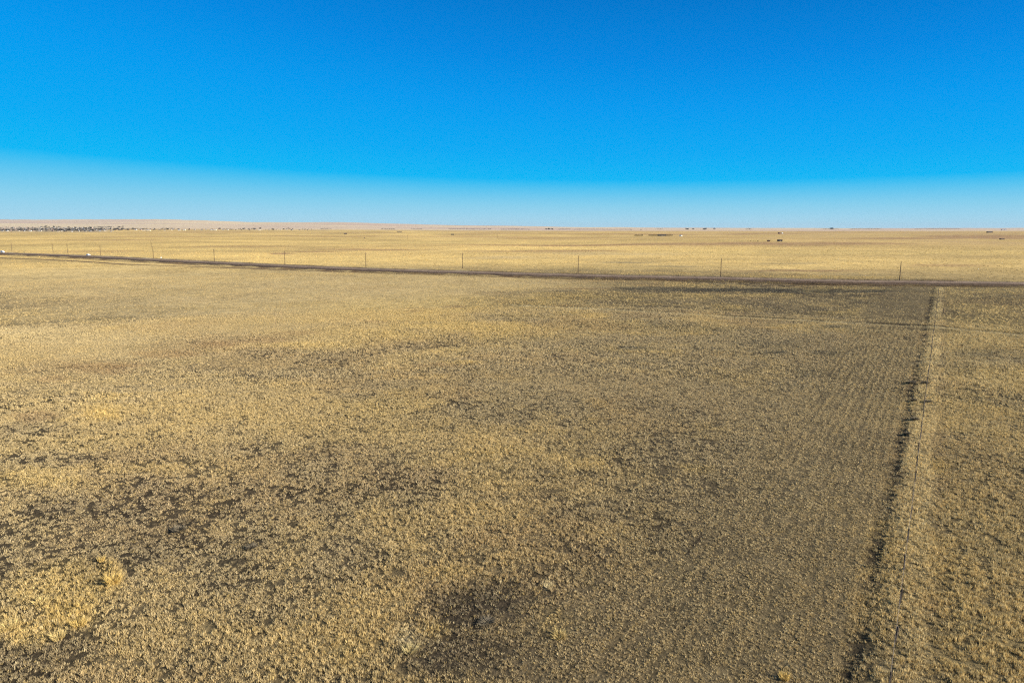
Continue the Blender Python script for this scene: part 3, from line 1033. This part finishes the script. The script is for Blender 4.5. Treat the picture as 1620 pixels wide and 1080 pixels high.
for (a, b, r, h, col, n, l) in [
        (180, 925, .85, 1.25, AMB, 420, 'tall amber bunch grass casting a dark shadow, brightest in the left foreground'),
        (160, 888, .45, .8, AMB, 160, 'small upright amber tuft behind the brightest bunch grass'),
        (125, 990, .75, .85, AMB, 300, 'spiky amber bunch grass lower left of the brightest bunch'),
        (92, 1010, .7, .75, GLD, 260, 'golden bunch grass left of the spiky amber bunch'),
        (12, 995, .9, .9, GLD, 320, 'golden bunch grass cut by the left edge of the photo'),
        (66, 955, .8, .7, GLD, 260, 'pale golden bunch grass left of the brightest bunch'),
        (866, 930, .40, .45, PAL, 140, 'small pale round tuft right of the middle foreground'),
        (650, 1032, .8, .6, (.5, .40, .19), 240, 'pale bushy bunch grass near the bottom edge, left of the middle'),
        (884, 1008, .8, .6, (.48, .36, .15), 240, 'tan golden bunch grass right of the dark shrub patch'),
        (1241, 1072, .5, .7, AMB, 180, 'narrow amber bunch grass at the bottom edge in the tilled field')]:
    tangle('bunch_grass', a, b, r, h, col, n, l, 'grass clump', 'tall bunch grass clumps in the foreground', .016, True, .8, .75)


# ------------------------------------------------------------------ trees and buildings far out
def tree_mesh(w, h, n, col, seed):
    r = np.random.default_rng(seed)
    lobes = [(r.uniform(-.25, .25) * w, r.uniform(-.25, .25) * w, h * r.uniform(.45, .8), r.uniform(.2, .36) * w) for _ in range(7)]
    V = []
    for i in range(n):
        lx, ly, lz, lr = lobes[i % 7]
        d = r.normal(0, 1, 3)
        d /= np.linalg.norm(d)
        c = np.array([lx, ly, lz]) + d * lr * r.uniform(.5, 1.05) * np.array([1, 1, .8])
        a, b = r.normal(0, 1, 3), r.normal(0, 1, 3)
        s = .11 * w
        V += [c + a / np.linalg.norm(a) * s, c + b / np.linalg.norm(b) * s, c - (a + b) / np.linalg.norm(a + b) * s]
    C = np.repeat(np.array(col)[None] * r.uniform(.7, 1.3, (n, 1)), 3, 0)
    return np.array(V), C


M_BARK = mat_plain('grey_bark', (.09, .07, .055), .9, 2.0, .2)


def make_tree(w, h, col, seed, loc, label, group):
    t = empty('bare_tree', loc, 0, label, 'tree', group)
    m = MB().tube((0, 0, -.5), (0, 0, h * .5), h * .035, h * .018, 7)
    for k in range(4):
        a = k * 1.6 + seed
        m.tube((0, 0, h * (.3 + .04 * k)), (math.cos(a) * w * .3, math.sin(a) * w * .3, h * .7), h * .014, h * .006, 5)
    m.build('trunk', M_BARK, t)
    V, C = tree_mesh(w, h, 170, col, seed)
    np_mesh('crown', V, np.arange(len(V)), 3, MT, C, parent=t)
    return t


WALLS = dict(white=mat_plain('white_siding', (.80, .78, .74), .8, .5, .05), cream=mat_plain('cream_siding', (.62, .54, .42), .8, .5, .06), grey=mat_plain('grey_siding', (.33, .33, .34), .8, .5, .06),
             red=mat_plain('red_barn_boards', (.16, .045, .03), .9, .5, .2), dark=mat_plain('dark_barn_boards', (.035, .028, .022), .9, .5, .2), brown=mat_plain('brown_boards', (.10, .065, .04), .9, .5, .2),
             pink=mat_plain('rosy_siding', (.48, .33, .28), .8, .5, .06))
ROOFS = dict(slate=mat_plain('slate_grey_roof', (.10, .105, .125), .8, .5, .15), brown=mat_plain('brown_shingle_roof', (.11, .075, .06), .9, .5, .15), dark=mat_plain('dark_roof', (.03, .027, .026), .9, .5, .15),
             pale=mat_plain('pale_metal_roof', (.62, .61, .58), .5, .5, .06))
M_DOOR = mat_plain('door_boards', (.12, .10, .09), .8, 1.0, .15)


def gable(name, w, d, h, rise, wall, roof, loc, rz, label, cat, group=None, chimney=False, door=True):
    t = empty(name, loc, rz, label, cat, group)
    v = [(-w / 2, -d / 2, -1.5), (w / 2, -d / 2, -1.5), (w / 2, d / 2, -1.5), (-w / 2, d / 2, -1.5), (-w / 2, -d / 2, h), (w / 2, -d / 2, h), (w / 2, d / 2, h), (-w / 2, d / 2, h), (-w / 2, 0, h + rise), (w / 2, 0, h + rise)]
    MB().add(v, [(0, 1, 5, 4), (1, 2, 6, 9, 5), (2, 3, 7, 6), (3, 0, 4, 8, 7), (3, 2, 1, 0)]).build('wall', WALLS[wall], t)
    e, o = .5, .25
    v = []
    for x in (-w / 2 - e, w / 2 + e):
        v += [(x, -d / 2 - e, h - e * rise / (d / 2) + .03), (x, 0, h + rise + .03), (x, d / 2 + e, h - e * rise / (d / 2) + .03),
              (x, -d / 2 - e, h - e * rise / (d / 2) + o), (x, 0, h + rise + o), (x, d / 2 + e, h - e * rise / (d / 2) + o)]
    f = [(0, 6, 7, 1), (1, 7, 8, 2), (3, 4, 10, 9), (4, 5, 11, 10), (0, 1, 4, 3), (1, 2, 5, 4), (6, 9, 10, 7), (7, 10, 11, 8), (0, 3, 9, 6), (2, 8, 11, 5)]
    rf = MB().add(v, f).build('roof', ROOFS[roof], t)
    if chimney:
        MB().box(w * .2, w * .2 + .9, -.4, .5, h + rise * .6, h + rise + 1.0).build('chimney', WALLS['brown'], rf)
    if door:
        MB().box(-w * .12, w * .12, -d / 2 - .08, -d / 2 + .02, 0, min(h * .8, 3.2)).build('door', M_DOOR, t)
        for s in (-1, 1):
            MB().box(s * w * .3 - .8, s * w * .3 + .8, -d / 2 - .06, -d / 2 + .02, 1.0, min(2.3, h - .3)).build('window', M_GLASS, t)
    return t


def farms():
    def put(a, b):
        x, y, z = hit(a, b)
        return (x, y, z), y / F / .986
    L, k = put(1047, 373.4)
    gable('long_barn', 12 * k, 12, 4.4, 1.6, 'dark', 'dark', L, .05, 'long dark barn among low hedges, out on the plain right of the middle', 'barn')
    L, k = put(1077, 373.6)
    gable('farm_house', 3.6 * k, 8, 3.6, 2.4, 'white', 'brown', L, .9, 'small white farm house at the right end of the hedges beside the long dark barn', 'house')
    for a0, a1, b, h, l in [(1004, 1017, 373, 3.2, 'dark low hedge left of and apart from the long dark barn'), (1026, 1041, 373, 3.4, 'dark low hedge joining the long barn on its left'),
                            (1054, 1064, 373, 3.6, 'dark low hedge joining the long barn on its right')]:
        L, k = put((a0 + a1) / 2, b)
        w = (a1 - a0) * k
        r = np.random.default_rng(int(a0))
        n = int(w * 40)
        c = np.stack([r.uniform(-w / 2, w / 2, n), r.uniform(-3, 3, n), r.uniform(0, 1, n) ** .8 * h * (.9 + .4 * np.sin(np.arange(n) * .7))], 1)
        V = (c[:, None, :] + r.normal(0, .5, (n, 3, 3))).reshape(-1, 3)
        o = np_mesh('farm_hedge', V, np.arange(3 * n), 3, MT, np.repeat(np.array([[.045, .036, .02]]) * r.uniform(.7, 1.3, (n, 1)), 3, 0))
        o.location = L
        tag(o, l, 'hedge', 'hedges of the farm on the plain')
    L, k = put(1233.5, 382)
    gable('cattle_shed', 6 * k, 7, 2.8, .9, 'dark', 'dark', L, .05, 'black field shed standing alone on the right hand plain, the larger of two', 'shed', 'two dark sheds on the right hand plain')
    L, k = put(1216, 382)
    gable('cattle_shed', 3.9 * k, 5, 1.9, .7, 'red', 'dark', L, -.1, 'dark red field shed on the right hand plain, the smaller of two', 'shed', 'two dark sheds on the right hand plain')
    for i, (a, s, l) in enumerate([(1183, 1.0, 'tiny dark bush, leftmost of the row west of the two field sheds'), (1187.5, 1.25, 'tiny dark bush, second from left in the row near the field sheds'),
                                   (1191.7, 1.0, 'tiny dark bush in the middle of the row near the field sheds'), (1195, .9, 'smallest dark bush, fourth from left in the row near the field sheds'),
                                   (1199, 1.4, 'tiny dark bush, rightmost and widest of the row near the field sheds'), (1252, .8, 'tiny dark bush alone to the right of the larger field shed')]):
        L, k = put(a, 382)
        V, C = tree_mesh(2.2 * s, 1.7 * s, 90, (.07, .05, .03), 50 + i)
        V[:, 2] -= .55
        o = np_mesh('field_bush', V, np.arange(len(V)), 3, MT, C)
        o.location = L
        tag(o, l, 'bush', 'row of tiny bushes near the field sheds')
    L, k = put(1232.8, 369.8)
    gable('farm_house', 2.6 * k, 9, 4.2, 2.6, 'red', 'brown', L, .1, 'tiny dark red farm house far above the two field sheds', 'house')
    L, k = put(1237.6, 369.6)
    gable('farm_shed', 1.5 * k, 6, 3.6, 1.6, 'white', 'pale', L, .2, 'tiny white shed beside the dark red farm house far out on the plain', 'shed')
    L, k = put(1565.5, 368.2)
    gable('long_barn', 8 * k, 14, 5.0, 2.5, 'brown', 'dark', L, .05, 'long dark brown barn far off near the right edge, just under the horizon', 'barn')
    L, k = put(1585, 379)
    gable('field_shed', 5.5 * k, 6, 2.0, .7, 'brown', 'brown', L, .05, 'low brown field shed near the right edge below the long dark barn', 'shed')
    L, k = put(1588, 363.9)
    gable('long_barn', 7.5 * k, 20, 6.5, 3.5, 'grey', 'slate', L, .02, 'hazy grey barn right on the horizon near the right edge', 'barn')
    L, k = put(546.5, 370.6)
    gable('farm_house', 4.6 * k, 9, 3.4, 1.9, 'brown', 'dark', L, .1, 'small dark farm house on the plain, left of the middle, under the pale hills', 'house')
    L, k = put(716, 371.9)
    gable('farm_house', 4.0 * k, 9, 2.8, 1.6, 'brown', 'dark', L, .0, 'small dark farm house alone on the golden plain below the long tree belt', 'house')
    L, k = put(632, 367)
    gable('farm_shed', 7.0 * k, 9, 3.2, 1.6, 'brown', 'brown', L, .0, 'low brown shed far off below the hills, between two dark farm houses', 'shed')
    L, k = put(576.5, 377)
    gable('hay_shelter', 1.3 * k, 3, 1.6, .6, 'brown', 'brown', L, .2, 'tiny brown shelter alone on the golden plain left of the middle', 'shelter', None, False, False)
    for a, w, l in [(292, 3.2, 'white hall at the right end of the town, next to dark trees'), (338, 9, 'long low white building right of the town, under the hills'),
                    (232, 12, 'very long low white building in front of the dark tree belt right of the town'), (410, 3, 'white house among trees far right of the town')]:
        L, k = put(a, 364.4 if a != 232 else 364.9)
        gable('long_hall' if w > 5 else 'white_house', w * k, 14, 3.2, 1.2, 'cream', 'pale', L, .0, l, 'building')


farms()


def town():
    r = random.Random(4)
    group = 'houses of the distant town'
    protos = {}
    sites = []

    def lay(x0, x1, ys, gap, kinds):
        for yy in ys:
            x = x0 + r.uniform(0, gap)
            while x < x1:
                sites.append((x, yy + r.uniform(-.6, .5), r.choice(kinds)))
                x += gap * r.uniform(.6, 1.5)
    front = [('white', 'slate'), ('grey', 'brown'), ('cream', 'slate'), ('grey', 'dark'), ('cream', 'brown'), ('grey', 'slate'), ('brown', 'dark')]
    back = [('grey', 'slate'), ('brown', 'slate'), ('pink', 'brown'), ('grey', 'dark'), ('cream', 'slate'), ('grey', 'slate'), ('brown', 'dark')]
    lay(2, 186, [366.2], 7.5, front)
    lay(2, 190, [364.6, 363.0, 361.6], 6.5, back)
    lay(8, 175, [360.2], 9, back)
    lay(196, 300, [364.3, 362.6], 8, back + front)
    lay(300, 490, [363.8], 9, back + front)
    words = dict(white='white', cream='cream', grey='grey', pink='rosy', brown='brown')
    rwords = dict(slate='slate', brown='brown', dark='dark', pale='pale')
    seen = set()
    for x, y, (w, ro) in sites:
        px, py, pz = hit(x, y)
        key = (w, ro)
        where = 'front edge' if y > 365.5 else ('upper edge' if y < 360.8 else 'middle rows')
        if x > 196:
            where = 'thin right end'
        lab = f'{words[w]} house, {rwords[ro]} roof, distant town {where}, {x / 16.2:.1f} percent across'
        while lab in seen:
            x += 1.7
            lab = f'{words[w]} house, {rwords[ro]} roof, distant town {where}, {x / 16.2:.1f} percent across'
        seen.add(lab)
        rz = r.choice([0.1, .2, 1.7, -.1]) + r.uniform(-.1, .1)
        if key not in protos:
            protos[key] = gable('town_house', 13, 9, 3.6, 2.6, w, ro, (px, py, pz), rz, lab, 'house', group, True)
            protos[key].scale = (.85, .85, .8)
        else:
            s = r.uniform(.65, 1.0)
            copy_tree(protos[key], (px, py, pz), rz, lab, (s * r.uniform(.9, 1.3), s, s))
    # trees of the town
    tp = []
    tsites = []
    for x0, x1, y, gap in [(0, 60, 364.9, 3.5), (86, 150, 365.3, 3.2), (60, 94, 359.6, 4), (10, 60, 360.2, 8), (95, 150, 360.6, 6), (150, 196, 359.6, 4), (0, 60, 362.4, 6), (60, 196, 362.6, 4.5), (60, 196, 364.2, 5), (380, 396, 362.6, 4), (397, 404, 363, 4), (200, 300, 363.4, 9), (300, 380, 363.6, 16), (420, 480, 363.4, 12), (412, 418, 362.6, 5),
                           (452, 460, 362.6, 4), (484, 493, 363, 5)]:
        x = x0
        while x < x1:
            tsites.append((x + r.uniform(-1.5, 1.5), y + r.uniform(-.75, .55)))
            x += gap * r.uniform(.6, 1.4)
    for i, (x, y) in enumerate(tsites):
        px, py, pz = hit(x, y)
        lab = f'dark bare tree, distant town ' + ('front edge' if y > 364 else 'upper slope' if y < 360.6 else 'middle rows') + f', {max(x, 0.2) / 16.2:.1f} percent across'
        while lab in seen:
            x += 1.7
            lab = f'dark bare tree, distant town ' + ('front edge' if y > 364 else 'upper slope' if y < 360.6 else 'middle rows') + f', {max(x, 0.2) / 16.2:.1f} percent across'
        seen.add(lab)
        if len(tp) < 4:
            tp.append(make_tree([12, 15, 10, 17][len(tp)], [8, 9.5, 7, 8.5][len(tp)], (.045, .038, .030), len(tp) + 3, (px, py, pz), lab, 'trees of the distant town'))
        else:
            s = r.uniform(.55, 1.25)
            copy_tree(tp[i % 4], (px, py, pz), r.uniform(0, 6), lab, (s * r.uniform(1.0, 1.9), s * 1.2, s))
    # lone clumps on the horizon
    for x, y, s, l in [(864, 363.4, 1.3, 'dark tree clump on the horizon right of the long tree belts, leftmost of three'), (868.5, 363.5, 1.7, 'dark tree clump on the horizon, middle and largest of three'),
                       (873, 363.5, 1.2, 'dark tree clump on the horizon, rightmost of three'), (1014, 364.0, 1.0, 'single dark tree on the plain just above the left hedge of the long barn'),
                       (1087, 363.3, 1.4, 'small dark tree on the horizon above the white farm house'), (1096.5, 363.2, 1.4, 'small dark tree on the horizon right of the farm with hedges'),
                       (1115, 363.4, 1.6, 'small dark tree on the horizon, first one left of the first power pole'), (1129.5, 363.0, 1.5, 'small dark tree on the horizon directly above the pole left of the fence end'),
                       (1186, 363.0, 1.3, 'small dark tree on the horizon above the row of tiny bushes'), (1315.5, 362.7, 1.8, 'tall dark tree on the horizon left of the long right hand tree belt')]:
        px, py, pz = hit(x, y)
        copy_tree(tp[int(x) % 4], (px, py, pz), x, l, (1.7 * s, 1.7 * s, s * 1.15), 'lone trees on the horizon')
    # shelter belts that read as one dark line
    belts = [(172, 195, 359.6, 9, 'slate dark tree belt along the upper edge of the distant town'), (196, 250, 362.9, 10, 'dark tree belt right of the distant town, behind the long white building'),
             (270, 291, 362.9, 10, 'short dark tree belt just left of the white hall'), (365, 382, 363.8, 9, 'short black tree belt right of the long low white building'),
             (515, 532, 362.6, 8, 'faint dark tree belt under the hills, left of the small dark farm house'), (608, 630, 363, 9, 'thin dark tree belt under the hills above the low brown shed'), (655, 672, 363, 9, 'short dark tree belt left of the longest horizon belt'),
             (712, 779, 363.2, 12, 'longest dark tree belt on the horizon left of the photo middle'), (793, 838, 363.6, 12, 'dark tree belt on the horizon right of the longest one'),
             (881, 900, 363.4, 12, 'dark tree belt on the horizon just right of three tree clumps'), (905, 995, 363.3, 7, 'low faint tree belt on the horizon at the photo middle'),
             (1033, 1042, 362.9, 12, 'short dark tree belt on the horizon straight above the long barn'), (1170, 1179, 363.2, 13, 'short dark tree belt on the horizon above the row of bushes'), (1329, 1378, 362.8, 11, 'long dark tree belt on the horizon left of the rightmost power pole'),
             (1288, 1312, 362.7, 8, 'faint tree belt on the horizon left of the tall dark tree'), (1430, 1500, 362.6, 6, 'very faint tree belt on the horizon above the rightmost power pole')]
    for x0, x1, y, h, l in belts:
        rr = np.random.default_rng(int(x0))
        A = hit(x0, y)
        B = hit(x1, y)
        dist = (A[1] + B[1]) / 2
        ax, bx = (x0 - 810) / F / .986 * dist, (x1 - 810) / F / .986 * dist
        W = bx - ax
        n = int(W * 2.2)
        xs = rr.uniform(ax, bx, n)
        ys = dist + rr.normal(0, 12, n)
        top = h * (.55 + .6 * vnoise(xs / 16, xs * 0, 5)) * (1.0 if h > 7 else .9)
        zs = height(xs, ys) + rr.uniform(0, 1, n) ** .7 * top
        c = np.stack([xs, ys, zs], 1)
        V = (c[:, None, :] + rr.normal(0, 1.5, (n, 3, 3))).reshape(-1, 3)
        o = np_mesh('tree_belt', V, np.arange(3 * n), 3, MT, np.repeat(np.array([[.042, .034, .026]]) * rr.uniform(.7, 1.3, (n, 1)), 3, 0))
        tag(o, l, 'tree belt', kind='stuff')


town()


# ------------------------------------------------------------------ air
def build_haze():
    o = MB().box(-36000, 36000, -3000, 36000, -9, 215).build('haze', None)
    m = bpy.data.materials.new('pale_air')
    m.use_nodes = True
    t = m.node_tree
    t.nodes.clear()
    v = N(t, 'ShaderNodeVolumePrincipled')
    v.inputs['Color'].default_value = (.36, .47, .58, 1)
    v.inputs['Density'].default_value = 1.2e-5
    out = N(t, 'ShaderNodeOutputMaterial')
    t.links.new(v.outputs[0], out.inputs['Volume'])
    o.data.materials.append(m)
    tag(o, 'thin pale haze over the far hills and horizon', 'haze', kind='stuff')


build_haze()
